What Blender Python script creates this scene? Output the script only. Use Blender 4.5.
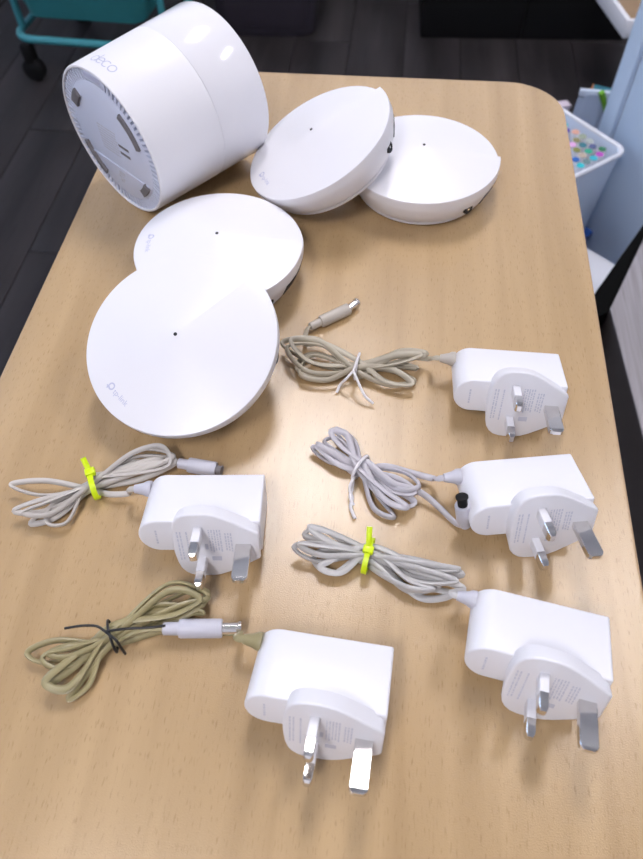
import bpy, bmesh, math, random
from mathutils import Vector, Matrix
random.seed(7)
for o in list(bpy.data.objects): bpy.data.objects.remove(o)
SC = bpy.context.scene
COL = SC.collection
TZ = 0.72                                   # table-top height above the floor
# ---------------------------------------------------------------- camera
FPX, CX, CY, CAMH = 700.0, 321.5, 429.5, 0.36
AX = Vector((0.99451839, 0.07615959, -0.07164416))      # world x, y, z seen in camera axes (right, down, forward)
AY = Vector((0.10335071, -0.81996929, 0.563))
AZ = Vector((-0.01586816, -0.56731833, -0.82334568))
RIGHT = Vector((AX[0], AY[0], AZ[0])); DOWN = Vector((AX[1], AY[1], AZ[1])); FWD = Vector((AX[2], AY[2], AZ[2]))
EYE = Vector((0, 0, TZ + CAMH))
cam = bpy.data.cameras.new('camera'); cam.sensor_fit = 'HORIZONTAL'; cam.sensor_width = 36.0
cam.lens = FPX / 643.0 * 36.0; cam.clip_start = 0.01
cam.dof.use_dof = True; cam.dof.focus_distance = 0.42; cam.dof.aperture_fstop = 15.0
camo = bpy.data.objects.new('camera', cam); COL.objects.link(camo)
m = Matrix((( RIGHT.x, -DOWN.x, -FWD.x, EYE.x), (RIGHT.y, -DOWN.y, -FWD.y, EYE.y), (RIGHT.z, -DOWN.z, -FWD.z, EYE.z), (0, 0, 0, 1)))
camo.matrix_world = m
SC.camera = camo
SC.view_settings.view_transform = 'Standard'; SC.view_settings.look = 'None'
SC.view_settings.gamma = 1.0; SC.view_settings.use_curve_mapping = False
SC.view_settings.exposure = -0.30
w = bpy.data.worlds.new('world'); SC.world = w; w.use_nodes = True
w.node_tree.nodes['Background'].inputs[0].default_value = (0.55, 0.72, 1.0, 1)
w.node_tree.nodes['Background'].inputs[1].default_value = 4.0
LAMP_STRENGTH = 34.0

def at(px, py, z=0.0):
    """pixel -> point on the horizontal plane z metres above the table top"""
    d = RIGHT * ((px - CX) / FPX) + DOWN * ((py - CY) / FPX) + FWD
    return EYE + d * ((z - CAMH) / d.z)

# ---------------------------------------------------------------- materials
def nmat(name):
    mt = bpy.data.materials.new(name); mt.use_nodes = True
    return mt, mt.node_tree.nodes, mt.node_tree.links, mt.node_tree.nodes['Principled BSDF']
def plain(name, col, rough=0.5, metal=0.0, var=0.0, scale=200.0, bump=0.0, alpha=None, trans=0.0, coat=0.0, spec=0.5, sss=0.0):
    mt, N, L, P = nmat(name)
    P.inputs['Roughness'].default_value = rough; P.inputs['Metallic'].default_value = metal
    P.inputs['Base Color'].default_value = (*col, 1)
    P.inputs['Specular IOR Level'].default_value = spec
    P.inputs['Coat Weight'].default_value = coat
    P.inputs['Transmission Weight'].default_value = trans
    if alpha is not None: P.inputs['Alpha'].default_value = alpha
    tc = N.new('ShaderNodeTexCoord'); nz = N.new('ShaderNodeTexNoise'); nz.inputs['Scale'].default_value = scale
    nz.inputs['Detail'].default_value = 4
    L.new(tc.outputs['Object'], nz.inputs['Vector'])
    if var:
        mx = N.new('ShaderNodeMix'); mx.data_type = 'RGBA'
        mx.inputs[6].default_value = (*[c * (1 - var) for c in col], 1)
        mx.inputs[7].default_value = (*[min(1, c * (1 + var)) for c in col], 1)
        L.new(nz.outputs['Fac'], mx.inputs[0]); L.new(mx.outputs[2], P.inputs['Base Color'])
    if bump:
        b = N.new('ShaderNodeBump'); b.inputs['Strength'].default_value = bump; b.inputs['Distance'].default_value = 0.0003
        L.new(nz.outputs['Fac'], b.inputs['Height']); L.new(b.outputs[0], P.inputs['Normal'])
    return mt
def wood(name, c0, c1, fleck, rough, grain=(40, 3, 40), fl_scale=(700, 90, 700), fl_amt=0.5, bump=0.05, spec=0.5):
    mt, N, L, P = nmat(name)
    tc = N.new('ShaderNodeTexCoord')
    mp = N.new('ShaderNodeMapping'); mp.inputs['Scale'].default_value = grain; L.new(tc.outputs['Object'], mp.inputs[0])
    n1 = N.new('ShaderNodeTexNoise'); n1.inputs['Scale'].default_value = 1; n1.inputs['Detail'].default_value = 6; n1.inputs['Distortion'].default_value = 0.4
    L.new(mp.outputs[0], n1.inputs['Vector'])
    r1 = N.new('ShaderNodeValToRGB'); r1.color_ramp.elements[0].position = 0.3; r1.color_ramp.elements[1].position = 0.7
    r1.color_ramp.elements[0].color = (*c0, 1); r1.color_ramp.elements[1].color = (*c1, 1); L.new(n1.outputs['Fac'], r1.inputs[0])
    mp2 = N.new('ShaderNodeMapping'); mp2.inputs['Scale'].default_value = fl_scale; L.new(tc.outputs['Object'], mp2.inputs[0])
    n2 = N.new('ShaderNodeTexNoise'); n2.inputs['Scale'].default_value = 1; n2.inputs['Detail'].default_value = 2; L.new(mp2.outputs[0], n2.inputs['Vector'])
    r2 = N.new('ShaderNodeValToRGB'); r2.color_ramp.elements[0].position = 0.60; r2.color_ramp.elements[1].position = 0.72
    r2.color_ramp.elements[0].color = (0, 0, 0, 1); r2.color_ramp.elements[1].color = (fl_amt,) * 3 + (1,); L.new(n2.outputs['Fac'], r2.inputs[0])
    mx = N.new('ShaderNodeMix'); mx.data_type = 'RGBA'; L.new(r2.outputs[0], mx.inputs[0]); L.new(r1.outputs[0], mx.inputs[6]); mx.inputs[7].default_value = (*fleck, 1)
    L.new(mx.outputs[2], P.inputs['Base Color'])
    P.inputs['Roughness'].default_value = rough; P.inputs['Specular IOR Level'].default_value = spec
    n3 = N.new('ShaderNodeTexNoise'); n3.inputs['Scale'].default_value = 1500; n3.inputs['Detail'].default_value = 2; L.new(tc.outputs['Object'], n3.inputs['Vector'])
    b = N.new('ShaderNodeBump'); b.inputs['Strength'].default_value = bump; b.inputs['Distance'].default_value = 0.0004
    L.new(n3.outputs['Fac'], b.inputs['Height']); L.new(b.outputs[0], P.inputs['Normal'])
    return mt
M = {}
M['beech'] = wood('beech_laminate', (0.425, 0.285, 0.140), (0.53, 0.368, 0.192), (0.27, 0.155, 0.065), 0.25, grain=(48, 2.6, 48), fl_scale=(1150, 170, 1150), fl_amt=0.5, bump=0.30, spec=1.0)
M['edge'] = plain('edge_band', (0.55, 0.36, 0.22), 0.4, var=0.1, scale=120)
M['floor'] = wood('dark_floor_laminate', (0.014, 0.012, 0.013), (0.045, 0.038, 0.040), (0.008, 0.007, 0.008), 0.55, grain=(14, 1.5, 14), fl_scale=(160, 8, 160), fl_amt=0.6, bump=0.1, spec=0.3)
M['gap'] = plain('floor_joint', (0.006, 0.005, 0.006), 0.9)
M['greywood'] = wood('grey_oak_laminate', (0.20, 0.18, 0.185), (0.33, 0.31, 0.33), (0.12, 0.10, 0.10), 0.6, grain=(120, 4, 120), fl_scale=(500, 8, 500), fl_amt=0.6, bump=0.1)
M['white'] = plain('white_plastic', (0.80, 0.80, 0.845), 0.32, spec=0.5, var=0.012, scale=30)
M['gloss'] = plain('gloss_white_plastic', (0.80, 0.80, 0.845), 0.12, var=0.012, scale=30)
M['satin'] = plain('satin_white_plastic', (0.80, 0.80, 0.84), 0.45, var=0.012, scale=30)
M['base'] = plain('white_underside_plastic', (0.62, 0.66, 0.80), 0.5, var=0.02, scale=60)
M['sleeve'] = plain('pin_sleeve_plastic', (0.78, 0.78, 0.82), 0.4, var=0.01)
M['metal'] = plain('nickel_plate', (0.72, 0.70, 0.68), 0.16, metal=1.0, var=0.05, scale=300)
M['print'] = plain('grey_print', (0.50, 0.50, 0.55), 0.6, var=0.05)
M['printfaint'] = plain('pale_grey_print', (0.58, 0.60, 0.70), 0.5, var=0.03)
M['logo'] = plain('lilac_grey_print', (0.52, 0.54, 0.70), 0.5, var=0.03)
M['dark'] = plain('dark_print', (0.12, 0.12, 0.15), 0.6, var=0.1)
M['black'] = plain('black_plastic', (0.006, 0.006, 0.007), 0.6, var=0.2, scale=40, spec=0.25)
M['matt'] = plain('matt_black', (0.004, 0.004, 0.004), 0.8, var=0.2, scale=40, spec=0.04)
M['shadebrown'] = plain('shaded_brown_edge', (0.055, 0.045, 0.042), 0.6, var=0.15, scale=60)  # grey-brown side face, its shade put into the dark tone
M['hole'] = plain('black_recess', (0.01, 0.01, 0.012), 0.7, var=0.1)
M['rubber'] = plain('grey_rubber', (0.17, 0.16, 0.17), 0.55, var=0.12, scale=150, bump=0.1)
M['cord_tan'] = plain('yellowed_cord', (0.42, 0.375, 0.29), 0.36, var=0.18, scale=22)
M['cord_lilac'] = plain('lilac_grey_cord', (0.50, 0.48, 0.52), 0.36, var=0.18, scale=22)
M['cord_grey'] = plain('pale_grey_cord', (0.50, 0.49, 0.485), 0.36, var=0.18, scale=22)
M['cord_warm'] = plain('warm_grey_cord', (0.52, 0.49, 0.46), 0.36, var=0.18, scale=22)
M['cord_olive'] = plain('olive_aged_cord', (0.34, 0.295, 0.155), 0.34, var=0.32, scale=22)
M['plugtan'] = plain('beige_connector', (0.47, 0.43, 0.38), 0.4, var=0.05)
M['pluglilac'] = plain('lilac_grey_connector', (0.55, 0.55, 0.62), 0.4, var=0.04)
M['tiewhite'] = plain('white_twist_tie', (0.78, 0.76, 0.78), 0.4, var=0.04)
M['tieblack'] = plain('black_twist_tie', (0.012, 0.012, 0.014), 0.4, var=0.1)
M['neon'] = plain('neon_yellow_plastic', (0.66, 0.86, 0.0), 0.35, var=0.05, scale=100)
M['wall'] = plain('white_paint', (0.74, 0.75, 0.80), 0.85, var=0.02, scale=5)
M['skirt'] = plain('grey_blue_board', (0.10, 0.10, 0.12), 0.6, var=0.1, scale=8)
M['teal'] = plain('teal_powder_coat', (0.03, 0.20, 0.22), 0.45, var=0.06, scale=40)
M['tealtube'] = plain('teal_powder_coat_tube', (0.05, 0.27, 0.31), 0.4, var=0.05, scale=40)
M['blue'] = plain('blue_plastic', (0.02, 0.10, 0.42), 0.4, var=0.08, scale=30)
M['cabinet'] = plain('blue_cast_white_plastic', (0.66, 0.80, 0.99), 0.45, var=0.03, scale=9)  # white plastic with the bluish light cast put into its colour
M['tub'] = plain('frosted_tub_plastic', (0.74, 0.82, 0.95), 0.35, var=0.03, scale=20)  # white tub, same bluish light mixed into the base colour
M['bag'] = plain('frosted_bag_plastic', (0.36, 0.42, 0.54), 0.35, var=0.12, scale=30, bump=0.3)
M['smoke'] = plain('smoked_clear_plastic', (0.16, 0.14, 0.19), 0.2, trans=0.7, var=0.1, scale=12)
M['brown'] = plain('brown_card', (0.30, 0.20, 0.12), 0.8, var=0.12, scale=40)
M['greystrip'] = plain('grey_lavender_plastic', (0.22, 0.21, 0.27), 0.5, var=0.08, scale=30)
M['paperpink'] = plain('pale_pink_paper', (0.70, 0.60, 0.68), 0.8, var=0.04)
M['green'] = plain('green_marker_plastic', (0.18, 0.46, 0.03), 0.4, var=0.06)
M['tealbook'] = plain('teal_book_cover', (0.03, 0.18, 0.24), 0.6, var=0.2, scale=60)
M['orange'] = plain('orange_book_spine', (0.6, 0.22, 0.05), 0.6, var=0.1)
M['pane'] = plain('window_glass', (0.9, 0.95, 1.0), 0.05, alpha=0.06)
# the lamp diffuser gives off light
mt, N_, L_, P_ = nmat('lamp_diffuser'); M['lamp'] = mt
P_.inputs['Base Color'].default_value = (0.9, 0.9, 0.9, 1)
P_.inputs['Emission Color'].default_value = (1.0, 0.955, 0.975, 1); P_.inputs['Emission Strength'].default_value = LAMP_STRENGTH

# ---------------------------------------------------------------- mesh helpers
MATS = {}                                    # world matrix of each empty
def empty(name, mat4, label, cat, group=None):
    o = bpy.data.objects.new(name, None); COL.objects.link(o); o.empty_display_size = 0.02
    o.matrix_world = mat4; MATS[o.name] = mat4.copy()
    o['label'] = label; o['category'] = cat
    if group: o['group'] = group
    return o
def mesh(verts, faces, name='m', sharp=35, weld=False):
    me = bpy.data.meshes.new(name); me.from_pydata([tuple(v) for v in verts], [], faces)
    bm = bmesh.new(); bm.from_mesh(me)
    if weld: bmesh.ops.remove_doubles(bm, verts=bm.verts, dist=1e-6)
    bmesh.ops.recalc_face_normals(bm, faces=bm.faces)
    bm.to_mesh(me); bm.free()
    me.shade_smooth(); me.set_sharp_from_angle(angle=math.radians(sharp))
    return me
def obj(name, me, mat, parent=None, label=None, cat=None, kind=None, group=None, loc=None):
    me.name = name
    if mat is not None and not me.materials: me.materials.append(M[mat])
    o = bpy.data.objects.new(name, me); COL.objects.link(o)
    if parent is not None: o.parent = parent
    if loc is not None: o.location = loc
    if label: o['label'] = label
    if cat: o['category'] = cat
    if kind: o['kind'] = kind
    if group: o['group'] = group
    return o
class MB:
    def __init__(s): s.v = []; s.f = []
    def add(s, v, f):
        k = len(s.v); s.v += [Vector(p) for p in v]; s.f += [tuple(i + k for i in q) for q in f]; return s
    def xf(s, m4): s.v = [m4 @ p for p in s.v]; return s
    def me(s, sharp=35, weld=False): return mesh(s.v, s.f, sharp=sharp, weld=weld)
def box(x0, x1, y0, y1, z0, z1, b=0.0):
    """box with chamfered edges (b), as verts, faces"""
    if b <= 0:
        v = [(x, y, z) for x in (x0, x1) for y in (y0, y1) for z in (z0, z1)]
        return v, [(0, 1, 3, 2), (4, 6, 7, 5), (0, 4, 5, 1), (2, 3, 7, 6), (0, 2, 6, 4), (1, 5, 7, 3)]
    bm = bmesh.new(); bmesh.ops.create_cube(bm, size=1)
    for p in bm.verts:
        p.co = Vector((x1 if p.co.x > 0 else x0, y1 if p.co.y > 0 else y0, z1 if p.co.z > 0 else z0))
    bmesh.ops.bevel(bm, geom=list(bm.edges), offset=b, segments=2, affect='EDGES', profile=0.5)
    bm.verts.index_update()
    v = [p.co.copy() for p in bm.verts]; f = [tuple(q.index for q in fc.verts) for fc in bm.faces]; bm.free()
    return v, f
def lathe(prof, n=64, closed_ends=True):
    """prof: list of (r, z)"""
    v = []; f = []
    for r, z in prof:
        v += [(r * math.cos(2 * math.pi * i / n), r * math.sin(2 * math.pi * i / n), z) for i in range(n)]
    for k in range(len(prof) - 1):
        for i in range(n):
            j = (i + 1) % n; f.append((k * n + i, k * n + j, (k + 1) * n + j, (k + 1) * n + i))
    if closed_ends:
        f.append(tuple(range(n - 1, -1, -1))); f.append(tuple((len(prof) - 1) * n + i for i in range(n)))
    return v, f
def inset(poly, d):
    n = len(poly); out = []
    for i in range(n):
        a = Vector(poly[i - 1]); p = Vector(poly[i]); c = Vector(poly[(i + 1) % n])
        e1 = (p - a); e2 = (c - p)
        e1 = e1.normalized() if e1.length > 1e-9 else e2.normalized()
        e2 = e2.normalized() if e2.length > 1e-9 else e1
        n1 = Vector((-e1.y, e1.x)); n2 = Vector((-e2.y, e2.x)); nn = (n1 + n2)
        nn = nn.normalized() if nn.length > 1e-9 else n1
        k = max(0.5, nn.dot(n1)); out.append(p + nn * (d / k))
    return out
def prism(poly, y0, y1, b0=0.0, b1=0.0):
    """poly (u,w) counter-clockwise -> solid between y0 and y1 with rounded rims b0 (at y0), b1 (at y1); coordinates (u, y, w)"""
    rings = []; sg = 1 if y1 > y0 else -1
    def arc(b, k): a = math.pi / 2 * k / 3; return b * (1 - math.sin(a)), b * (1 - math.cos(a))
    if b0:
        for k in range(3): ins, dy = arc(b0, k); rings.append((ins, y0 + sg * dy))
        rings.append((0, y0 + sg * b0))
    else: rings.append((0, y0))
    if b1:
        rings.append((0, y1 - sg * b1))
        for k in range(2, -1, -1): ins, dy = arc(b1, k); rings.append((ins, y1 - sg * dy))
    else: rings.append((0, y1))
    n = len(poly); v = []; f = []
    for ins, y in rings:
        pp = inset(poly, ins) if ins > 0 else poly
        v += [(p[0], y, p[1]) for p in pp]
    for k in range(len(rings) - 1):
        for i in range(n):
            j = (i + 1) % n; f.append((k * n + i, k * n + j, (k + 1) * n + j, (k + 1) * n + i))
    f.append(tuple(range(n))); f.append(tuple((len(rings) - 1) * n + i for i in range(n)))
    return v, f
def rrect(x0, x1, z0, z1, r, seg=5):
    p = []
    for cx, cz, a0 in ((x1 - r, z0 + r, -90), (x1 - r, z1 - r, 0), (x0 + r, z1 - r, 90), (x0 + r, z0 + r, 180)):
        for k in range(seg + 1):
            a = math.radians(a0 + 90 * k / seg); p.append((cx + r * math.cos(a), cz + r * math.sin(a)))
    return p
def catmull(P, step=0.0015, closed=False):
    P = [Vector(p) for p in P]; out = []
    Q = [P[0] * 2 - P[1]] + P + [P[-1] * 2 - P[-2]]
    for i in range(1, len(Q) - 2):
        a, b, c, d = Q[i - 1:i + 3]; n = max(2, int((c - b).length / step))
        def kn(u, v_): return max(1e-5, (v_ - u).length) ** 0.5
        t0 = 0; t1 = t0 + kn(a, b); t2 = t1 + kn(b, c); t3 = t2 + kn(c, d)
        for k in range(n):
            t = t1 + (t2 - t1) * k / n
            A1 = a * ((t1 - t) / (t1 - t0)) + b * ((t - t0) / (t1 - t0)); A2 = b * ((t2 - t) / (t2 - t1)) + c * ((t - t1) / (t2 - t1)); A3 = c * ((t3 - t) / (t3 - t2)) + d * ((t - t2) / (t3 - t2))
            B1 = A1 * ((t2 - t) / (t2 - t0)) + A2 * ((t - t0) / (t2 - t0)); B2 = A2 * ((t3 - t) / (t3 - t1)) + A3 * ((t - t1) / (t3 - t1))
            out.append(B1 * ((t2 - t) / (t2 - t1)) + B2 * ((t - t1) / (t2 - t1)))
    out.append(P[-1]); return out
def sweep(path, rx, rz, n=8, twist=0.0, taper=None, closed=False):
    """tube with an oval section; rx across (level), rz upright"""
    v = []; f = []; L = len(path); up = Vector((0, 0, 1)); side = None
    for i, p in enumerate(path):
        if closed: t = path[(i + 1) % L] - path[i - 1]
        else: t = path[min(i + 1, L - 1)] - path[max(i - 1, 0)]
        t = t.normalized() if t.length > 1e-9 else Vector((1, 0, 0))
        s = t.cross(up)
        if s.length < 0.15: s = side if side is not None else t.orthogonal()
        s = (s - t * s.dot(t)).normalized()
        if side is not None and s.dot(side) < 0: s = -s
        side = s; u = s.cross(t).normalized()
        a = twist * math.sin(i * 0.021) if twist else 0.0
        s2 = s * math.cos(a) + u * math.sin(a); u2 = -s * math.sin(a) + u * math.cos(a)
        k = taper(i / max(1, L - 1)) if taper else 1.0
        for j in range(n):
            g = 2 * math.pi * j / n; v.append(p + s2 * (rx * k * math.cos(g)) + u2 * (rz * k * math.sin(g)))
    m_ = L if closed else L - 1
    for i in range(m_):
        for j in range(n):
            q = (j + 1) % n; i2 = (i + 1) % L; f.append((i * n + j, i * n + q, i2 * n + q, i2 * n + j))
    if not closed: f.append(tuple(range(n - 1, -1, -1))); f.append(tuple((L - 1) * n + j for j in range(n)))
    return v, f
def tube(a, b, r0, r1=None, n=16, prof=None):
    """round rod a->b; prof: list of (t along, radius)"""
    a = Vector(a); b = Vector(b); d = (b - a); ln = d.length
    pr = prof or [(0, r0), (1, r1 if r1 is not None else r0)]
    v, f = lathe([(r, t * ln) for t, r in pr], n)
    q = d.to_track_quat('Z', 'Y').to_matrix().to_4x4(); q.translation = a
    return [q @ Vector(p) for p in v], f
def ribbon(pts, wd, closed=False):
    """flat stroke of width wd along 2-D points"""
    v = []; f = []; n = len(pts); P = [Vector(p) for p in pts]
    for i in range(n):
        t = (P[(i + 1) % n] - P[i - 1]) if closed else (P[min(i + 1, n - 1)] - P[max(i - 1, 0)])
        t.normalize(); s = Vector((-t.y, t.x)) * wd / 2; v += [P[i] + s, P[i] - s]
    for i in range(n if closed else n - 1):
        j = (i + 1) % n; f.append((2 * i, 2 * i + 1, 2 * j + 1, 2 * j))
    return v, f
def text2d(s, size):
    cu = bpy.data.curves.new('t', 'FONT'); cu.body = s; cu.size = size; cu.resolution_u = 3; cu.fill_mode = 'FRONT'
    o = bpy.data.objects.new('t', cu); COL.objects.link(o)
    dg = bpy.context.evaluated_depsgraph_get(); e = o.evaluated_get(dg); me = e.to_mesh()
    v = [Vector((p.co.x, p.co.y)) for p in me.vertices]; f = [tuple(q.vertices) for q in me.polygons]
    e.to_mesh_clear(); bpy.data.objects.remove(o); bpy.data.curves.remove(cu)
    return v, f
T = Matrix.Translation
def Rz(a): return Matrix.Rotation(math.radians(a), 4, 'Z')
def Rx(a): return Matrix.Rotation(math.radians(a), 4, 'X')

# ---------------------------------------------------------------- the room
def struct(name, me, mat): return obj(name, me, mat, kind='structure')
X0, X1, Y0, Y1, ZC = -2.3, 2.2, -1.8, 2.62, 2.62
fl = struct('floor', MB().add(*box(X0, X1, Y0, Y1, -0.06, -0.006)).me(), 'gap')
pm = {}
k = 0
for i in range(int((X1 - X0) / 0.165) + 1):
    x0 = X0 + i * 0.165; off = (i * 0.47) % 1.2
    y = Y0 - off
    while y < Y1:
        ya, yb = max(y, Y0), min(y + 1.2, Y1)
        if yb - ya > 0.02 and x0 < X1 - 0.02:
            xb = min(x0 + 0.165, X1); key = (round(xb - x0, 3), round(yb - ya, 3))
            if key not in pm: pm[key] = MB().add(*box(0.0012, key[0] - 0.0012, 0.0012, key[1] - 0.0012, -0.006, 0.0, 0.001)).me()
            o = obj('plank', pm[key], 'floor', fl, loc=(x0, ya, 0)); k += 1
        y += 1.2
struct('ceiling', MB().add(*box(X0, X1, Y0, Y1, ZC, ZC + 0.05)).me(), 'wall')
struct('wall_back', MB().add(*box(X0, X1, Y1, Y1 + 0.08, 0, ZC)).me(), 'wall')
struct('wall_front', MB().add(*box(X0, X1, Y0 - 0.08, Y0, 0, ZC)).me(), 'wall')
WY0, WY1, WZ0, WZ1 = 0.35, 1.95, 0.95, 2.15
mb = MB()
for a in ((Y0, WY0, 0, ZC), (WY1, Y1, 0, ZC), (WY0, WY1, 0, WZ0), (WY0, WY1, WZ1, ZC)): mb.add(*box(X0 - 0.08, X0, *a))
struct('wall_left', mb.me(), 'wall')
wn = struct('window_1', MB().add(*box(X0 - 0.052, X0 - 0.048, WY0 + 0.04, WY1 - 0.04, WZ0 + 0.04, WZ1 - 0.04)).me(), 'pane')
for a in ((WY0, WY1, WZ0, WZ0 + 0.04), (WY0, WY1, WZ1 - 0.04, WZ1), (WY0, WY0 + 0.04, WZ0 + 0.04, WZ1 - 0.04), (WY1 - 0.04, WY1, WZ0 + 0.04, WZ1 - 0.04), ((WY0 + WY1) / 2 - 0.02, (WY0 + WY1) / 2 + 0.02, WZ0 + 0.04, WZ1 - 0.04)):
    obj('window_frame', MB().add(*box(X0 - 0.07, X0 - 0.02, *a)).me(), 'white', wn)
struct('wall_right', MB().add(*box(X1, X1 + 0.08, Y0, Y1, 0, ZC)).me(), 'wall')
struct('baseboard_back', MB().add(*box(X0, X1, Y1 - 0.015, Y1, 0, 0.09, 0.003)).me(), 'skirt')
def panel_light(x, y, sx, sy, label):
    e = empty('ceiling_light', T((x, y, ZC)), label, 'light')
    b = 0.02; mb = MB()
    for (a0, a1, b0, b1) in ((-sx / 2 - b, sx / 2 + b, -sy / 2 - b, -sy / 2), (-sx / 2 - b, sx / 2 + b, sy / 2, sy / 2 + b), (-sx / 2 - b, -sx / 2, -sy / 2, sy / 2), (sx / 2, sx / 2 + b, -sy / 2, sy / 2)):
        mb.add(*box(a0, a1, b0, b1, -0.03, -0.0005))
    obj('frame', mb.me(), 'white', e)
    obj('diffuser', MB().add(*box(-sx / 2, sx / 2, -sy / 2, sy / 2, -0.024, -0.002)).me(), 'lamp', e)
panel_light(-0.04, 1.42, 0.36, 0.80, 'white rectangular ceiling light panel above the table end')
panel_light(1.35, 0.95, 0.30, 0.60, 'white rectangular ceiling light panel above the tall white cabinet')

panel_light(-0.55, -0.95, 0.40, 0.80, 'white rectangular ceiling light panel above the open floor before the table')
# ---------------------------------------------------------------- the table
tx0, tx1, ty0, ty1, th = -0.249, 0.151, -0.14, 0.659, 0.018
tbl = empty('side_table', T((-0.049, 0.26, 0)), 'small light beech table with rounded corners carrying routers and adapters', 'table')
def loc_of(e, v): return [MATS[e.name].inverted() @ Vector(p) for p in v]
poly = rrect(tx0, tx1, ty0, ty1, 0.05, 10)
v, f = prism(poly, TZ, TZ - th, 0.0015, 0.001)
v = [(p[0], p[2], p[1]) for p in v]
obj('tabletop', mesh(loc_of(tbl, v), f), 'beech', tbl)
v, f = prism(inset(poly, -0.0006), TZ - 0.0022, TZ - th + 0.0012)
v = [(p[0], p[2], p[1]) for p in v]
obj('edge_band', mesh(loc_of(tbl, v), f), 'edge', tbl)
for x in (tx0 + 0.06, tx1 - 0.06):
    for y in (ty0 + 0.06, ty1 - 0.06):
        obj('leg', mesh(loc_of(tbl, tube((x, y, 0.0), (x, y, TZ - th), 0.0125, 0.016)[0]), tube((x, y, 0.0), (x, y, TZ - th), 0.0125, 0.016)[1]), 'black', tbl)

# ---------------------------------------------------------------- disc routers
def strokes_logo(sz):
    """plus-marked round icon followed by the word, 2-D, x to the right"""
    mb = MB()
    def a3(vf): mb.add([(p[0], p[1], 0) for p in vf[0]], vf[1])
    c = (sz * 0.62, sz * 0.52); r = sz * 0.36
    a3(ribbon([(c[0] + r * math.cos(a), c[1] + r * math.sin(a)) for a in [math.radians(-150 + 15 * i) for i in range(23)]], sz * 0.17))
    a3(ribbon([(c[0] - r, c[1] + r * 0.2), (c[0] - r, c[1] - r * 1.5)], sz * 0.17))
    a3(ribbon([(0.0, c[1] - r * 0.75), (c[0] - r * 0.1, c[1] - r * 0.75)], sz * 0.15))
    tv, tf = text2d('tp-link', sz * 0.95)
    mb.add([(p.x + sz * 1.25, p.y + sz * 0.12, 0) for p in tv], tf)
    return mb
RD = 0.0600
ZR_LO, ZR_HI, ZCEN = 0.0243, 0.0302, 0.0375
def disc_mesh():
    n = 120; cols = n + 1; v = []; f = []
    side = [(0.047, 0.0), (0.050, 0.0012), (0.0515, 0.003), (0.0515, 0.0042), (0.0505, 0.0046), (0.0505, 0.0056), (0.0532, 0.0062), (0.0550, 0.009), (0.0572, 0.014), (0.0590, 0.019), (RD, 0.0225)]
    for j in range(cols):
        t = j / n; a = -2 * math.pi * t          # clockwise from the step at local +x
        zr = ZR_HI + (ZR_LO - ZR_HI) * t
        ring = [(r, z) for r, z in side] + [(RD, zr - 0.0006), (RD - 0.0003, zr - 0.00015), (RD - 0.0009, zr)]
        for q in (0.85, 0.65, 0.45, 0.25, 0.1): ring.append((RD * q, ZCEN + (zr - ZCEN) * q))
        v += [(r * math.cos(a), r * math.sin(a), z) for r, z in ring]; m_ = len(ring)
    for j in range(n):
        for k in range(m_ - 1): f.append((j * m_ + k, j * m_ + k + 1, (j + 1) * m_ + k + 1, (j + 1) * m_ + k))
    for k in range(len(side) - 1, m_ - 1): f.append((n * m_ + k, n * m_ + k + 1, k + 1, k))      # the step
    c = len(v); v.append((0, 0, ZCEN)); c2 = len(v); v.append((0, 0, 0))
    for j in range(n):
        f.append((j * m_ + m_ - 1, c, (j + 1) * m_ + m_ - 1)); f.append((j * m_, (j + 1) * m_, c2))
    f.append((n * m_ + m_ - 1, c, m_ - 1))
    return mesh(v, f, sharp=24, weld=True)
def top_z(x, y):
    r = math.hypot(x, y); t = ((-math.atan2(y, x)) % (2 * math.pi)) / (2 * math.pi)
    return ZCEN + (ZR_HI + (ZR_LO - ZR_HI) * t - ZCEN) * r / RD
DISC = disc_mesh()
def side_r(z):
    pts = [(0.0062, 0.0532), (0.009, 0.0550), (0.014, 0.0572), (0.019, 0.0590), (0.0225, RD), (0.04, RD)]
    for (a, ra), (b, rb) in zip(pts, pts[1:]):
        if z <= b: return ra + (rb - ra) * (z - a) / (b - a)
    return RD
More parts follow.
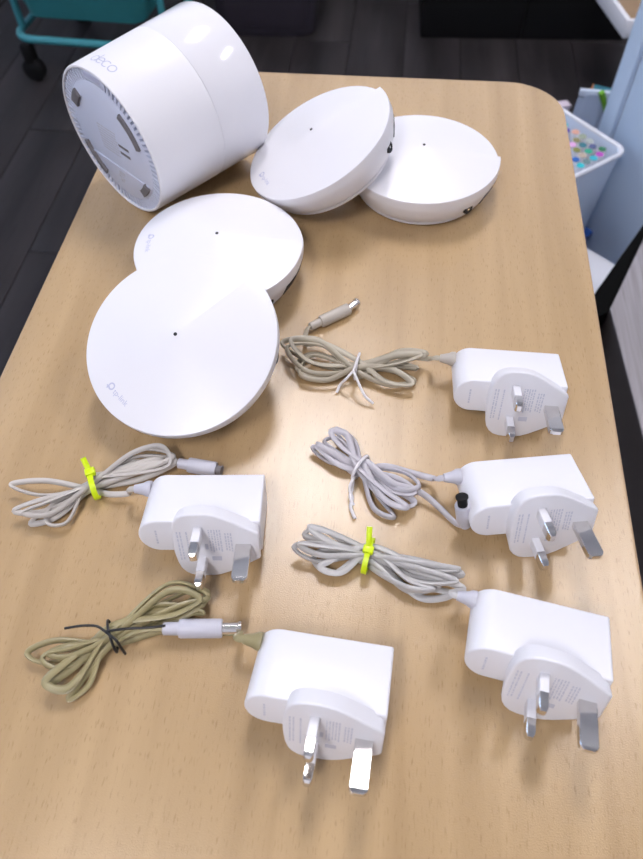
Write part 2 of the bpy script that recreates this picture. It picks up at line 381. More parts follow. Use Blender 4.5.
def disc_router(x, y, tilt, tilt_az, step_az, lift, label):
    """tilt: degrees, the side at azimuth tilt_az is lifted; step_az world azimuth of the step edge"""
    ax = Vector((math.sin(math.radians(tilt_az)), -math.cos(math.radians(tilt_az)), 0))
    Rt = Matrix.Rotation(math.radians(tilt), 4, ax)
    z = TZ + 0.0505 * math.sin(math.radians(tilt)) + lift
    e = empty('disc_router', T((x, y, z)) @ Rt @ Rz(step_az), label, 'router', 'white disc routers')
    sh = obj('shell', DISC, 'white', e)
    obj('status_hole', MB().add(*lathe([(0.0011, ZCEN - 0.003), (0.0011, ZCEN + 0.0002), (0.0007, ZCEN + 0.0003)], 16)).me(), 'hole', e)
    lg = strokes_logo(0.0052); ln = max(p.x for p in lg.v)
    vv = []
    for p in lg.v:                                # logo opposite the step, its top towards the centre
        lx, ly = -0.0515 + p.y, -(p.x - ln / 2)
        vv.append((lx, ly, top_z(lx, ly) + 0.00012))
    obj('logo_print', mesh(vv, lg.f), 'logo', e)
    for a, kind in ((-9, 'net'), (-27, 'net'), (-50, 'dc')):
        mm = Rz(a)
        if kind == 'net':
            v, f = box(0, 1, -0.0062, 0.0062, 0.0085, 0.0180)
            v = [(side_r(0.012) - 0.006 if p[0] < 0.5 else side_r(p[2]) + 0.0005, p[1], p[2]) for p in v]
            mb = MB().add(v, f).xf(mm)
            pr = obj('network_port', mb.me(), 'hole', e)
            mb = MB()
            for i in range(6): mb.add(*box(side_r(0.014) - 0.001, side_r(0.0155) + 0.0003, -0.0042 + i * 0.0016, -0.0036 + i * 0.0016, 0.0155, 0.0178))
            obj('contacts', mb.xf(mm).me(), 'rubber', pr)
        else:
            v, f = tube((side_r(0.014) - 0.004, 0, 0.0135), (side_r(0.0135) + 0.0005, 0, 0.0135), 0.0042, n=24)
            pr = obj('power_socket', MB().add(v, f).xf(mm).me(), 'hole', e)
            v, f = tube((side_r(0.014) - 0.002, 0, 0.0135), (side_r(0.0135) + 0.0009, 0, 0.0135), 0.0010, n=12)
            obj('centre_pin', MB().add(v, f).xf(mm).me(), 'metal', pr)
    return e
D4 = disc_router(0.0235, 0.4945, 0, 0, 0, 0, 'white disc router lying flat with a tilted disc resting on its rim')
D3 = disc_router(-0.0465, 0.4825, 25.8, 11.3, 31, 0.0, 'white disc router tilted up beside the cylinder, leaning on a flat disc')
D2 = disc_router(-0.1178, 0.3790, 0, 0, 5, 0, 'flat white disc router partly covered by the large leaning disc')
D1 = disc_router(-0.1175, 0.2830, 19.7, 78.4, 47, 0, 'white disc router leaning on another disc, its logo towards the neon-tied cord')

# ---------------------------------------------------------------- cylinder router lying on its side
CR0, CR1, CL = 0.0557, 0.0591, 0.1061
cax = Vector((0.61774825, 0.78572879, 0.03189605)).normalized()
cy0 = Vector((-0.20816, 0.44986, TZ + CR0))
zx = cax; xx = (Vector((0, 0, 1)) - zx * zx.z).normalized(); yy = zx.cross(xx)      # local x points up, z along the axis
CM = Matrix(((xx.x, yy.x, zx.x, cy0.x), (xx.y, yy.y, zx.y, cy0.y), (xx.z, yy.z, zx.z, cy0.z), (0, 0, 0, 1)))
cyl = empty('cylinder_router', CM, 'large white cylinder router lying on its side, vented base with grey feet', 'router')
def cr(z): return CR0 + (CR1 - CR0) * z / CL
SEAM = 0.060
obj('shell', MB().add(*lathe([(0.0535, 0.0030), (0.0535, 0.0004), (0.0541, 0.0), (0.0552, 0.0004), (CR0, 0.0016), (cr(SEAM), SEAM), (0.050, SEAM + 0.0002)], 128, False)).me(), 'satin', cyl)
obj('gloss_cover', MB().add(*lathe([(0.050, SEAM + 0.0003), (cr(SEAM) - 0.0002, SEAM + 0.0003), (cr(SEAM) + 0.00005, SEAM + 0.0008), (CR1, CL - 0.003), (CR1 - 0.0008, CL - 0.0008), (CR1 - 0.003, CL), (0.001, CL + 0.0002)], 128)).me(), 'gloss', cyl)
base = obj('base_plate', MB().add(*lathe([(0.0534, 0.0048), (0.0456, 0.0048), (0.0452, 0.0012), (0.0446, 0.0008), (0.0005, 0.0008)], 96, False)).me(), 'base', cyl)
mb = MB()
nv = 76
for i in range(nv):
    a = 360 * i / nv
    if -12 < ((a + 180) % 360 - 180) < 12: continue
    mb.add(*[[Rz(a) @ Vector(p) for p in box(0.0450, 0.0536, -0.0010, 0.0010, 0.0012, 0.0047)[0]], box(0.0450, 0.0536, -0.0010, 0.0010, 0.0012, 0.0047)[1]])
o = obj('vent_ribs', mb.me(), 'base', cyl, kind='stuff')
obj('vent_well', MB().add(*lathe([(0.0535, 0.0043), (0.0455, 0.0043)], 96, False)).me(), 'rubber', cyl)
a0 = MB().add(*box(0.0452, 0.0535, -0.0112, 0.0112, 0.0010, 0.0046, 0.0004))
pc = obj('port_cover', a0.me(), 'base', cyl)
obj('port_slot', MB().add(*box(0.0480, 0.0515, -0.0095, 0.0095, 0.0006, 0.0014)).me(), 'logo', pc)
def arcpad(r0, r1, aa, ab, z0, z1):
    n = 10; p = [(r1 * math.cos(math.radians(aa + (ab - aa) * i / n)), r1 * math.sin(math.radians(aa + (ab - aa) * i / n))) for i in range(n + 1)]
    p += [(r0 * math.cos(math.radians(ab - (ab - aa) * i / n)), r0 * math.sin(math.radians(ab - (ab - aa) * i / n))) for i in range(n + 1)]
    v, f = prism(p, z0, z1, 0.0004, 0)
    return [(q[0], q[2], q[1]) for q in v], f
FEET = [(0.0370, 0.0412, 36, 74), (0.0365, 0.0435, -64, -44), (0.0375, 0.0435, 122, 141), (0.0395, 0.0440, 212, 250)]
for r0, r1, aa, ab in FEET:
    obj('rubber_foot', MB().add(*arcpad(r0, r1, aa, ab, -0.0012, 0.0008)).me(), 'rubber', cyl)
# rating print on the base (dashes and bars), and the sloping ridge
mb = MB(); rnd = random.Random(3)
def dash(mb, x, y, lx, ly, z=0.0006): mb.add(*box(x, x + lx, y, y + ly, z, 0.0009))
for r in range(9):
    y = 0.014
    xx_ = 0.010 - r * 0.0024
    while y > -0.006:
        l = rnd.uniform(0.001, 0.0032); dash(mb, xx_, -y, 0.0008, l); y -= l + rnd.uniform(0.0005, 0.001)
pr = obj('rating_print', mb.me(), 'print', base, kind='stuff')
mb = MB()
for q, xb in ((0, 0.001), (1, -0.005)):
    y = -0.009
    while y > -0.021:
        l = rnd.uniform(0.0003, 0.0009); dash(mb, xb, -y, 0.0022, l, 0.00055); y -= l + rnd.uniform(0.0003, 0.0007)
obj('bar_code_print', mb.me(), 'rubber', base, kind='stuff')
mb = MB(); mb.add(*box(-0.0215, -0.0205, -0.036, 0.036, 0.0002, 0.0009)); obj('ridge', mb.me(), 'base', base)
mb = MB()
for i in range(5): dash(mb, -0.0265 - i * 0.0021, -0.003 - (i % 3) * 0.001, 0.0012, 0.007 - i * 0.0008)
obj('approval_mark', mb.me(), 'print', base)
# the word on the shell: thin rounded letters built from rings
def ring(cx, cy, r, a0=0, a1=360, n=28): return [(cx + r * math.cos(math.radians(a0 + (a1 - a0) * i / n)), cy + r * math.sin(math.radians(a0 + (a1 - a0) * i / n))) for i in range(n + 1)]
mb = MB(); r = 0.0030; wd = 0.0007
def addr(pts, closed=False): vf = ribbon(pts, wd, closed); mb.add([(p[0], p[1], 0) for p in vf[0]], vf[1])
addr(ring(0, 0, r)); addr([(r, -r), (r, 0), (r, r * 2.1)])
addr(ring(0.0066, 0, r, 10, 320)); addr([(0.0066 - r, 0.0002), (0.0066 + r, 0.0002)])
addr(ring(0.0130, 0, r, 45, 315)); addr(ring(0.0194, 0, r))
vv = []
for p in mb.v:                                    # wrap on the shell: letters run around the body, tops towards the gloss cover
    z = 0.0125 + p.y; ang = math.radians(-9) + (p.x) / CR0; rr = cr(z) + 0.00012
    vv.append((rr * math.cos(ang), rr * math.sin(ang), z))
obj('word_print', mesh(vv, mb.f), 'logo', cyl)

# ---------------------------------------------------------------- power adapters
S = 1.02e-3
XL, XR, DP, PP, TT, WW = -33.6 * S, 30.9 * S, 35.8 * S, 42.9 * S, 22.4 * S, 47.6 * S
TAU = math.atan(((WW - TT) / 2) / PP)
def body_poly():
    p = []; h = TT / 2; rr = h * 0.98; r = 1.2e-3
    for k in range(6): a = math.radians(-90 + 18 * k); p.append((XR - r + r * math.cos(a), -h + r + r * math.sin(a)))
    for k in range(6): a = math.radians(18 * k); p.append((XR - r + r * math.cos(a), h - r + r * math.sin(a)))
    for k in range(25): a = math.radians(90 + 180 * k / 24); p.append((XL + rr + rr * math.cos(a), h * math.sin(a)))
    return p
def plat_poly():
    top = [(30.7, 8.6), (30.2, 9.8), (27, 12.0), (22.5, 14.9), (18, 17.8), (13.5, 20.6), (9.0, 22.7), (5, 23.6), (0, 23.8), (-4, 23.6), (-7.5, 22.6), (-10.3, 20.4), (-12.3, 17.2), (-13.4, 13), (-14.2, 6), (-14.5, 0)]
    q = [(x * S, z * S) for x, z in top]
    lo = [(x, -z) for x, z in q[-2::-1]]
    return q + lo
BODY = mesh(*prism(body_poly(), 0.0, -DP, 1.2e-3, 1.0e-3), sharp=40)
_v, _f = prism(plat_poly(), -DP + 2e-3, -PP, 0, 1.4e-3)
def flare(p):                                 # the plug face narrows towards the housing
    t = max(0.0, (p[1] + PP) / (PP - DP + 2e-3)); return (p[0] * (1 - 0.03 * t), p[1], p[2] * (1 - 0.125 * t))
PLAT = mesh([flare(p) for p in _v], _f, sharp=40)
def pin_mesh(lx, lz, y0, y1, tip):
    v = []; f = []
    for (y, k) in ((y0, 1), (y1 + tip, 1), (y1 + tip * 0.4, 0.86), (y1, 0.55)):
        c = 0.35e-3
        hx, hz = lx / 2 * k, lz / 2 * k
        v += [(hx - c, y, -hz), (hx, y, -hz + c), (hx, y, hz - c), (hx - c, y, hz), (-hx + c, y, hz), (-hx, y, hz - c), (-hx, y, -hz + c), (-hx + c, y, -hz)]
    for k in range(3):
        for i in range(8): f.append((k * 8 + i, k * 8 + (i + 1) % 8, (k + 1) * 8 + (i + 1) % 8, (k + 1) * 8 + i))
    f.append(tuple(range(8))); f.append(tuple(range(24, 32)))
    return mesh(v, f, sharp=25)
EP = pin_mesh(8.0 * S, 4.0 * S, -PP + 1e-3, -PP - 22.7 * S, 2.2 * S)
LP = pin_mesh(4.1 * S, 6.3 * S, -PP - 9.4 * S, -PP - 17.7 * S, 2.4 * S)
SL = pin_mesh(4.2 * S, 6.4 * S, -PP + 1e-3, -PP - 9.5 * S, 0.2 * S)
def print_mesh(seed):
    rd = random.Random(seed); mb = MB()
    for xr in (-11.3, -9.7, -6.5, 5, 6.4, 7.8, 9.2, 10.6, 13.2, 14.6, 16.0):
        z = 12.5 if xr > 0 else 11
        lo = -3 if xr > 0 else -10
        if xr > 12: z = 10
        while z > lo:
            l = rd.uniform(0.6, 2.4)
            mb.add(*[[Vector(p) * S for p in box(xr, xr + 0.75, -PP / S - 0.06, -PP / S + 0.05, z - l, z)[0]], box(0, 1, 0, 1, 0, 1)[1]])
            z -= l + rd.uniform(0.4, 0.8)
    for (x, z, sx, sz) in ((5.2, -7.5, 5.0, 3.2), (2.5, 2.0, 1.6, 4.0)):
        mb.add(*[[Vector(p) * S for p in box(x, x + sx, -PP / S - 0.05, -PP / S + 0.05, z - sz, z)[0]], box(0, 1, 0, 1, 0, 1)[1]])
    return mb.me()
def side_print(seed):
    rd = random.Random(seed); mb = MB(); z = 4.5
    while z > -4.5:
        l = rd.uniform(0.7, 1.6)
        mb.add(*[[Vector(p) * S for p in box(-24.6, -23.6, -DP / S - 0.06, -DP / S + 0.05, z - l, z)[0]], box(0, 1, 0, 1, 0, 1)[1]]); z -= l + 0.5
    return mb.me()
PRN, SPR = print_mesh(5), side_print(2)
RELY = -5.0 * S; RELZ = 4.8 * S
def adapter(x, y, yaw, label, cordmat, relmat):
    mt = T((x, y, TZ + TT / 2 * math.cos(TAU))) @ Rz(yaw) @ Matrix.Rotation(-TAU, 4, 'X')
    e = empty('power_adapter', mt, label, 'power adapter', 'white three-pin power adapters')
    hs = obj('housing', BODY, 'white', e); obj('side_print', SPR, 'printfaint', hs)
    pf = obj('plug_face', PLAT, 'white', e); obj('rating_print', PRN, 'printfaint', pf, kind='stuff')
    obj('earth_pin', EP, 'metal', e, loc=(22.2 * S, 0, 0))
    for sg in (1, -1):
        p = obj('live_pin' if sg < 0 else 'neutral_pin', LP, 'metal', e, loc=(0, 0, 11.1 * S * sg))
        obj('pin_sleeve', SL, 'sleeve', p)
    v, f = tube((XL + 1.6e-3, RELY, RELZ), (XL - 8.0e-3, RELY, RELZ), 0, n=18, prof=[(0, 0.0047), (0.25, 0.0046), (0.45, 0.0036), (0.9, 0.0026), (1, 0.0024)])
    rl = obj('strain_relief', mesh(v, f), relmat, e)
    e['_exit'] = [*(mt @ Vector((XL - 7.5e-3, RELY, RELZ)))]
    e['_exdir'] = [*(mt.to_3x3() @ Vector((-1, 0, 0)))]
    return e
def world_child(name, v, f, mat, parent, sharp=50, top=None):
    iv = MATS[(top or parent).name].inverted()
    return obj(name, mesh([iv @ Vector(p) for p in v], f, sharp=sharp), mat, parent)

def lobes_path(tie, lobes, start, end, axis_px, zoff=0.0, seed=1):
    """cord bundle: from start through tie, round every lobe (three pixels and a height each), back through the tie, to end"""
    rd = random.Random(seed); P = list(start); n = len(lobes)
    a = at(*axis_px[0]); b = at(*axis_px[1]); d = (b - a).normalized(); sd = Vector((-d.y, d.x, 0))
    c = at(*tie, 0.006); cnt = 0
    def tiept():
        nonlocal cnt
        lane = (cnt * 2) % 3 - 1; row = (cnt // 3) % 4
        p = Vector((c.x, c.y, TZ + 0.0022 + row * 0.0024 + zoff)) + sd * (lane * 0.0028 + (row % 2) * 0.0012) + d * rd.uniform(-0.002, 0.002)
        cnt += 1; return p
    P.append(tiept())
    for (s1, tip, s2, z1, z2, z3) in lobes:
        P += [at(*s1, z1), at(*tip, z2), at(*s2, z3), tiept()]
    return P + list(end)
def conv(ox, oy, sc): return lambda x, y: (ox + x / sc, oy + y / sc)
def L3(cv, *rows): return [(cv(*r[0]), cv(*r[1]), cv(*r[2]), *[q / 1000 for q in r[3]]) for r in rows]
def barrel(e, a, b, tip_b, mat, r=0.0042, tail=None, tipmat='metal', insulator='black'):
    """moulded barrel connector a->b with its metal tip to tip_b"""
    a, b, tip_b = Vector(a), Vector(b), Vector(tip_b)
    v, f = tube(a, b, r, n=22, prof=[(0, r * 0.45), (0.02, r * 0.66), (0.27, r * 0.70), (0.28, r * 0.93), (0.32, r), (0.97, r), (1, r * 0.93)])
    o = world_child('connector', v, f, mat, e)
    v, f = tube(b - (b - a) * 0.02, tip_b, 0.0027, n=20, prof=[(0, r * 0.63), (0.82, r * 0.63), (0.84, r * 0.78), (0.97, r * 0.78), (1, r * 0.7)])
    t = world_child('barrel_tip', v, f, tipmat, o, top=e)
    d = (tip_b - b).normalized()
    v, f = tube(tip_b - d * 0.0003, tip_b + d * 0.0002, r * 0.35, n=14)
    iv = MATS[e.name].inverted()
    return o
def cord(e, P, mat, rx=0.0020, rz=0.00115, tw=1.2):
    path = catmull(P, 0.0016)
    # gentle smoothing keeps the bends round
    for _ in range(3):
        path = [path[0]] + [(path[i - 1] + path[i] * 2 + path[i + 1]) / 4 for i in range(1, len(path) - 1)] + [path[-1]]
    for p in path: p.z = max(p.z, TZ + 0.0022)
    v, f = sweep(path, rx, rz, 8, tw)
    return world_child('cord', v, f, mat, e)
def exits(e):
    p = Vector(e['_exit'][:]); d = Vector(e['_exdir'][:]); del e['_exit']; del e['_exdir']
    return [p, p + d * 0.004]

# --- adapter by the far disc: yellowed cord, white twist tie
A1 = adapter(0.0820, 0.2998, -0.2, 'white three-pin adapter nearest the discs, its yellowish cord tied with thin white wire', 'cord_tan', 'plugtan')
cv = conv(270, 280, 3.572)
lob = L3(cv,
    ((170, 212), (42, 225), (160, 300), (7, 9, 5)), ((470, 250), (560, 262), (470, 288), (9, 11, 6)),
    ((190, 235), (60, 240), (130, 325), (10, 12, 8)), ((450, 300), (528, 318), (440, 310), (4, 6, 3)),
    ((140, 265), (98, 318), (190, 352), (4, 4, 3)), ((450, 330), (520, 360), (430, 375), (3, 4, 3)),
    ((180, 222), (75, 215), (140, 290), (12, 14, 9)), ((460, 265), (540, 268), (450, 300), (12, 12, 9)),
    ((150, 270), (105, 335), (200, 358), (7, 7, 6)), ((440, 320), (510, 372), (420, 365), (7, 7, 6)))
ca, cb, cc = at(*cv(142, 168), 0.0045), at(*cv(281, 103), 0.0046), at(*cv(312, 78), 0.0047)
P = lobes_path(cv(310, 318), lob, exits(A1) + [at(*cv(570, 282), 0.008), at(*cv(440, 272), 0.010)],
    [at(*cv(180, 225), 0.011), at(*cv(125, 228), 0.009), at(*cv(128, 196), 0.006), ca - (cb - ca) * 0.06, ca], (cv(60, 240), cv(540, 310)), seed=2)
cord(A1, P, 'cord_tan'); barrel(A1, ca, cb, cc, 'plugtan')

# --- second adapter on the right: lilac-grey cord, connector stood against the housing
A2 = adapter(0.0834, 0.2192, 10.9, 'white three-pin adapter with lilac-grey cord, white wire tie and an upright connector against it', 'cord_lilac', 'pluglilac')
cv = conv(300, 420, 3.572)
lob = L3(cv,
    ((110, 112), (42, 98), (100, 150), (6, 5, 3)), ((380, 190), (428, 238), (360, 250), (11, 12, 9)),
    ((120, 118), (58, 86), (140, 160), (9, 8, 6)), ((360, 215), (412, 262), (340, 262), (8, 9, 7)),
    ((130, 62), (84, 76), (150, 128), (8, 7, 6)), ((330, 240), (412, 298), (350, 312), (6, 6, 4)),
    ((160, 45), (108, 40), (150, 98), (10, 11, 9)), ((270, 262), (338, 348), (268, 322), (4, 4, 3)),
    ((190, 70), (125, 32), (165, 92), (6, 5, 5)), ((300, 250), (385, 312), (310, 290), (9, 9, 8)))
ca, cb, cc = at(*cv(590, 378), 0.0055), at(*cv(581, 303), 0.024), at(*cv(578, 272), 0.0295)
P = lobes_path(cv(215, 172), lob, exits(A2) + [at(*cv(480, 210), 0.006), at(*cv(400, 190), 0.006), at(*cv(290, 165), 0.008)],
    [at(*cv(330, 225), 0.010), at(*cv(430, 258), 0.007), at(*cv(500, 315), 0.0035), at(*cv(560, 372), 0.0028), ca], (cv(80, 100), cv(380, 280)), seed=4)
cord(A2, P, 'cord_lilac'); barrel(A2, ca, cb, cc, 'pluglilac', r=0.0044, tipmat='black')

# --- lower right adapter: pale grey cord, neon tie
A3 = adapter(0.0919, 0.1352, -9.4, 'white three-pin adapter by the table edge, its pale grey cord held by a neon strap', 'cord_grey', 'pluglilac')
cv = conv(280, 500, 3.215)
lob = L3(cv,
    ((120, 140), (42, 152), (110, 195), (9, 10, 6)), ((440, 190), (588, 238), (450, 235), (9, 10, 6)),
    ((120, 88), (75, 112), (150, 140), (7, 6, 5)), ((430, 215), (570, 262), (440, 262), (12, 12, 9)),
    ((150, 100), (92, 85), (160, 135), (11, 12, 9)), ((420, 240), (515, 272), (420, 295), (6, 6, 4)),
    ((125, 165), (105, 195), (160, 238), (4, 4, 3)), ((450, 275), (556, 300), (460, 318), (3, 4, 3)),
    ((140, 150), (55, 140), (120, 175), (13, 14, 10)), ((440, 200), (580, 225), (470, 220), (14, 14, 11)),
    ((150, 200), (125, 215), (190, 236), (7, 7, 6)), ((420, 262), (500, 285), (420, 285), (9, 9, 8)))
P = lobes_path(cv(283, 178), lob, exits(A3) + [at(*cv(590, 285), 0.009), at(*cv(500, 250), 0.008)],
    [at(*cv(380, 205), 0.004), at(*cv(470, 245), 0.003)], (cv(70, 140), cv(560, 270)), seed=6)
cord(A3, P, 'cord_grey')

# --- lower left adapter: olive cord, black tie
A4 = adapter(-0.0129, 0.1068, -3.5, 'white three-pin adapter nearest the table end, its olive cord tied with black wire', 'cord_olive', 'cord_olive')
cv = conv(10, 570, 2.572)
lob = L3(cv,
    ((110, 182), (42, 215), (90, 240), (6, 6, 4)), ((400, 60), (508, 58), (480, 100), (9, 9, 7)),
    ((130, 198), (80, 228), (130, 255), (9, 9, 7)), ((380, 90), (500, 112), (420, 112), (6, 6, 5)),
    ((150, 232), (88, 290), (140, 306), (11, 11, 9)), ((420, 32), (512, 70), (440, 90), (12, 12, 9)),
    ((190, 275), (150, 335), (200, 300), (5, 4, 4)), ((400, 100), (470, 95), (400, 120), (4, 4, 3)),
    ((140, 205), (92, 215), (140, 225), (13, 13, 11)), ((420, 50), (490, 75), (430, 112), (13, 13, 10)),
    ((170, 245), (100, 300), (150, 310), (6, 6, 6)), ((400, 80), (480, 50), (460, 85), (5, 5, 4)))
ca, cb, cc = at(*cv(392, 151), 0.0085), at(*cv(546, 150), 0.0062), at(*cv(597, 149), 0.0058)
P = lobes_path(cv(265, 170), lob, exits(A4) + [at(*cv(590, 161), 0.005), at(*cv(520, 158), 0.002), at(*cv(400, 155), 0.002)],
    [at(*cv(330, 158), 0.012), at(*cv(370, 152), 0.010), ca], (cv(90, 240), cv(480, 90)), seed=8)
cord(A4, P, 'cord_olive'); barrel(A4, ca, cb, cc, 'pluglilac', r=0.0049)

# --- upper left adapter: warm grey cord, neon tie
A5 = adapter(-0.0890, 0.1918, 5.6, 'white three-pin adapter near the leaning disc, its warm grey cord held by neon strap', 'cord_warm', 'pluglilac')
cv = conv(0, 430, 2.296)
lob = L3(cv,
    ((100, 116), (24, 126), (95, 150), (7, 8, 5)), ((310, 62), (405, 70), (330, 110), (8, 8, 6)),
    ((110, 155), (30, 185), (90, 190), (9, 9, 6)), ((300, 75), (385, 85), (330, 95), (5, 5, 4)),
    ((110, 180), (68, 215), (120, 205), (4, 4, 3)), ((320, 45), (400, 60), (340, 88), (11, 11, 9)),
    ((120, 172), (108, 215), (150, 215), (6, 6, 5)), ((300, 80), (372, 62), (310, 100), (8, 8, 7)),
    ((110, 165), (50, 190), (110, 195), (12, 12, 9)), ((310, 50), (375, 38), (390, 80), (13, 13, 10)))
ca, cb, cc = at(*cv(408, 76), 0.006), at(*cv(496, 91), 0.0048), at(*cv(509, 95), 0.0046)
P = lobes_path(cv(216, 125), lob, exits(A5) + [at(*cv(300, 145), 0.006), at(*cv(255, 148), 0.006)],
    [at(*cv(300, 90), 0.008), at(*cv(360, 72), 0.008), ca - (cb - ca) * 0.08, ca], (cv(60, 170), cv(380, 75)), seed=10)
cord(A5, P, 'cord_warm', rx=0.0018, rz=0.00105); barrel(A5, ca, cb, cc, 'pluglilac', r=0.0046, tipmat='rubber')

# ---------------------------------------------------------------- ties round the cord bundles
def tie_ring(c, axis, rx, rz, zc, n=40):
    d = axis.normalized(); sd = Vector((-d.y, d.x, 0)); out = []
    for i in range(n):
        a = 2 * math.pi * i / n; out.append(Vector((c.x, c.y, TZ + zc)) + sd * rx * math.cos(a) + Vector((0, 0, 1)) * rz * math.sin(a))
    return out
def tie_thing(name, label, mat, c, axis, ringdims, r, tails, cat, band=None, group=None, knot=None):
    e = empty(name, T((c.x, c.y, TZ)), label, cat, group)
    rp = tie_ring(c, axis, *ringdims)
    if band:                                     # flat strap: wide along the bundle axis
        d = axis.normalized(); v = []; f = []; n = len(rp); cen = Vector((c.x, c.y, TZ + ringdims[2]))
        for p in rp:
            o = (p - cen).normalized()
            v += [p - d * band / 2 - o * 0.0003, p + d * band / 2 - o * 0.0003, p + d * band / 2 + o * 0.0007, p - d * band / 2 + o * 0.0007]
        for i in range(n):
            j = (i + 1) % n
            for q in range(4): f.append((i * 4 + q, i * 4 + (q + 1) % 4, j * 4 + (q + 1) % 4, j * 4 + q))
        world_child('loop', v, f, mat, e)
    else:
        v, f = sweep(rp, r, r, 8, closed=True); world_child('loop', v, f, mat, e)
    for tl in tails:
        path = catmull(tl, 0.001)
        if band: v, f = sweep(path, band / 2, 0.0006, 8)
        else: v, f = sweep(path, r, r, 8)
        world_child('tail', v, f, mat, e)
    if knot:
        p, sx, sy, sz = knot
        v, f = box(-sx, sx, -sy, sy, -sz, sz, 0.0007); ang = math.atan2(axis.y, axis.x)
        q = T(p) @ Matrix.Rotation(ang, 4, 'Z'); world_child('clasp', [q @ Vector(t) for t in v], f, mat, e)
    return e
cv = conv(270, 280, 3.572); c = at(*cv(310, 318), 0.006); ax_ = at(*cv(540, 310)) - at(*cv(60, 240))
kn = at(*cv(298, 325), 0.013)
tie_thing('twist_tie', 'thin white wire tie with two splayed tails around yellowish cord', 'tiewhite', c, ax_, (0.0075, 0.0066, 0.0068), 0.0009,
    [[kn, at(*cv(270, 355), 0.010), at(*cv(250, 375), 0.004), at(*cv(238, 402), 0.0014)], [kn, at(*cv(315, 365), 0.011), at(*cv(340, 415), 0.006), at(*cv(368, 441), 0.0024)], [kn, at(*cv(310, 290), 0.0145), at(*cv(320, 262), 0.011)]], 'cable tie', group='wire ties')
cv = conv(300, 420, 3.572); c = at(*cv(215, 172), 0.006); ax_ = at(*cv(380, 280)) - at(*cv(80, 100))
kn = at(*cv(190, 208), 0.010)
tie_thing('twist_tie', 'thin white wire tie with one hanging twisted tail around lilac-grey cord', 'tiewhite', c, ax_, (0.0082, 0.0066, 0.0068), 0.0010,
    [[kn, at(*cv(178, 245), 0.006), at(*cv(186, 280), 0.003), at(*cv(181, 310), 0.0024), at(*cv(196, 352), 0.0016)], [kn, at(*cv(186, 240), 0.0045), at(*cv(180, 275), 0.004), at(*cv(190, 305), 0.0022)]], 'cable tie', group='wire ties')
cv = conv(280, 500, 3.215); c = at(*cv(283, 178), 0.008); ax_ = at(*cv(560, 270)) - at(*cv(70, 140))
kn = at(*cv(284, 160), 0.0155)
tie_thing('cable_strap', 'neon yellow plastic strap around the pale grey cord beside the edge adapter', 'neon', c, ax_, (0.0098, 0.0076, 0.0078), 0.001,
    [[kn, at(*cv(286, 130), 0.019), at(*cv(288, 86), 0.023)]], 'cable tie', band=0.0030, group='neon straps', knot=(kn, 0.0029, 0.0022, 0.0018))
cv = conv(0, 430, 2.296); c = at(*cv(216, 125), 0.007); ax_ = at(*cv(380, 75)) - at(*cv(60, 170))
kn = at(*cv(207, 97), 0.0145)
tie_thing('cable_strap', 'neon yellow plastic strap around the warm grey cord near the leaning disc', 'neon', c, ax_, (0.0092, 0.0072, 0.0074), 0.001,
    [[kn, at(*cv(198, 80), 0.017), at(*cv(190, 64), 0.020)]], 'cable tie', band=0.0032, group='neon straps', knot=(kn, 0.0029, 0.0024, 0.0018))
cv = conv(10, 570, 2.572); c = at(*cv(265, 172), 0.006); ax_ = at(*cv(480, 90)) - at(*cv(90, 240))
kn = at(*cv(245, 158), 0.0145)
tie_thing('twist_tie', 'thin black wire tie with long straight tails around olive cord', 'tieblack', c, ax_, (0.0085, 0.0070, 0.0072), 0.0007,
    [[kn, at(*cv(225, 145), 0.015), at(*cv(190, 143), 0.016), at(*cv(141, 150), 0.014)], [kn, at(*cv(300, 151), 0.0165), at(*cv(360, 148), 0.0165), at(*cv(400, 143), 0.016)], [kn, at(*cv(272, 180), 0.016), at(*cv(290, 206), 0.010), at(*cv(297, 216), 0.007)]], 'cable tie', group='wire ties')

# ---------------------------------------------------------------- teal trolley on the floor
g = at(14, 38, 0.115 - TZ); g2 = at(120, 46, 0.115 - TZ)
ang = math.degrees(math.atan2(g2.y - g.y, g2.x - g.x))
tr = empty('utility_trolley', T((g.x, g.y, 0)) @ Rz(ang), 'teal metal utility trolley with a deep tray and black casters', 'trolley')
TWd, TDp = 0.42, 0.35
def ring_tube(z, x0, x1, y0, y1, r, rad):
    p = [Vector((a, b, z)) for a, b in rrect(x0, x1, y0, y1, rad, 6)]
    return sweep(p, r, r, 10, closed=True)
obj('lower_frame', MB().add(*ring_tube(0.115, 0, TWd, 0, TDp, 0.010, 0.05)).me(50), 'tealtube', tr)
for x in (0.0, TWd):
    p = catmull([Vector((x, 0.06, 0.115)), Vector((x, 0.06, 0.3)), Vector((x, 0.06, 0.72)), Vector((x, 0.08, 0.775)), Vector((x, TDp - 0.08, 0.775)), Vector((x, TDp - 0.06, 0.72)), Vector((x, TDp - 0.06, 0.115))], 0.02)
    obj('side_frame', MB().add(*sweep(p, 0.010, 0.010, 10)).me(50), 'tealtube', tr)
def tray(z0, z1):
    n = 0; mb = MB(); o = []
    for ins, z in ((0.035, z0), (0.015, z1), (0.010, z1), (0.030, z0 + 0.004)):
        o.append([(a, b, z) for a, b in rrect(0.012 + ins, TWd - 0.012 - ins, ins - 0.004, TDp - ins + 0.004, 0.04, 6)])
    n = len(o[0]); v = sum(o, []); f = []
    for k in range(3):
        for i in range(n): f.append((k * n + i, k * n + (i + 1) % n, (k + 1) * n + (i + 1) % n, (k + 1) * n + i))
    f.append(tuple(range(n))); f.append(tuple(3 * n + i for i in range(n)))
    return mesh(v, f)
for z0, z1 in ((0.16, 0.29), (0.40, 0.51), (0.64, 0.75)): obj('tray', tray(z0, z1), 'teal', tr)
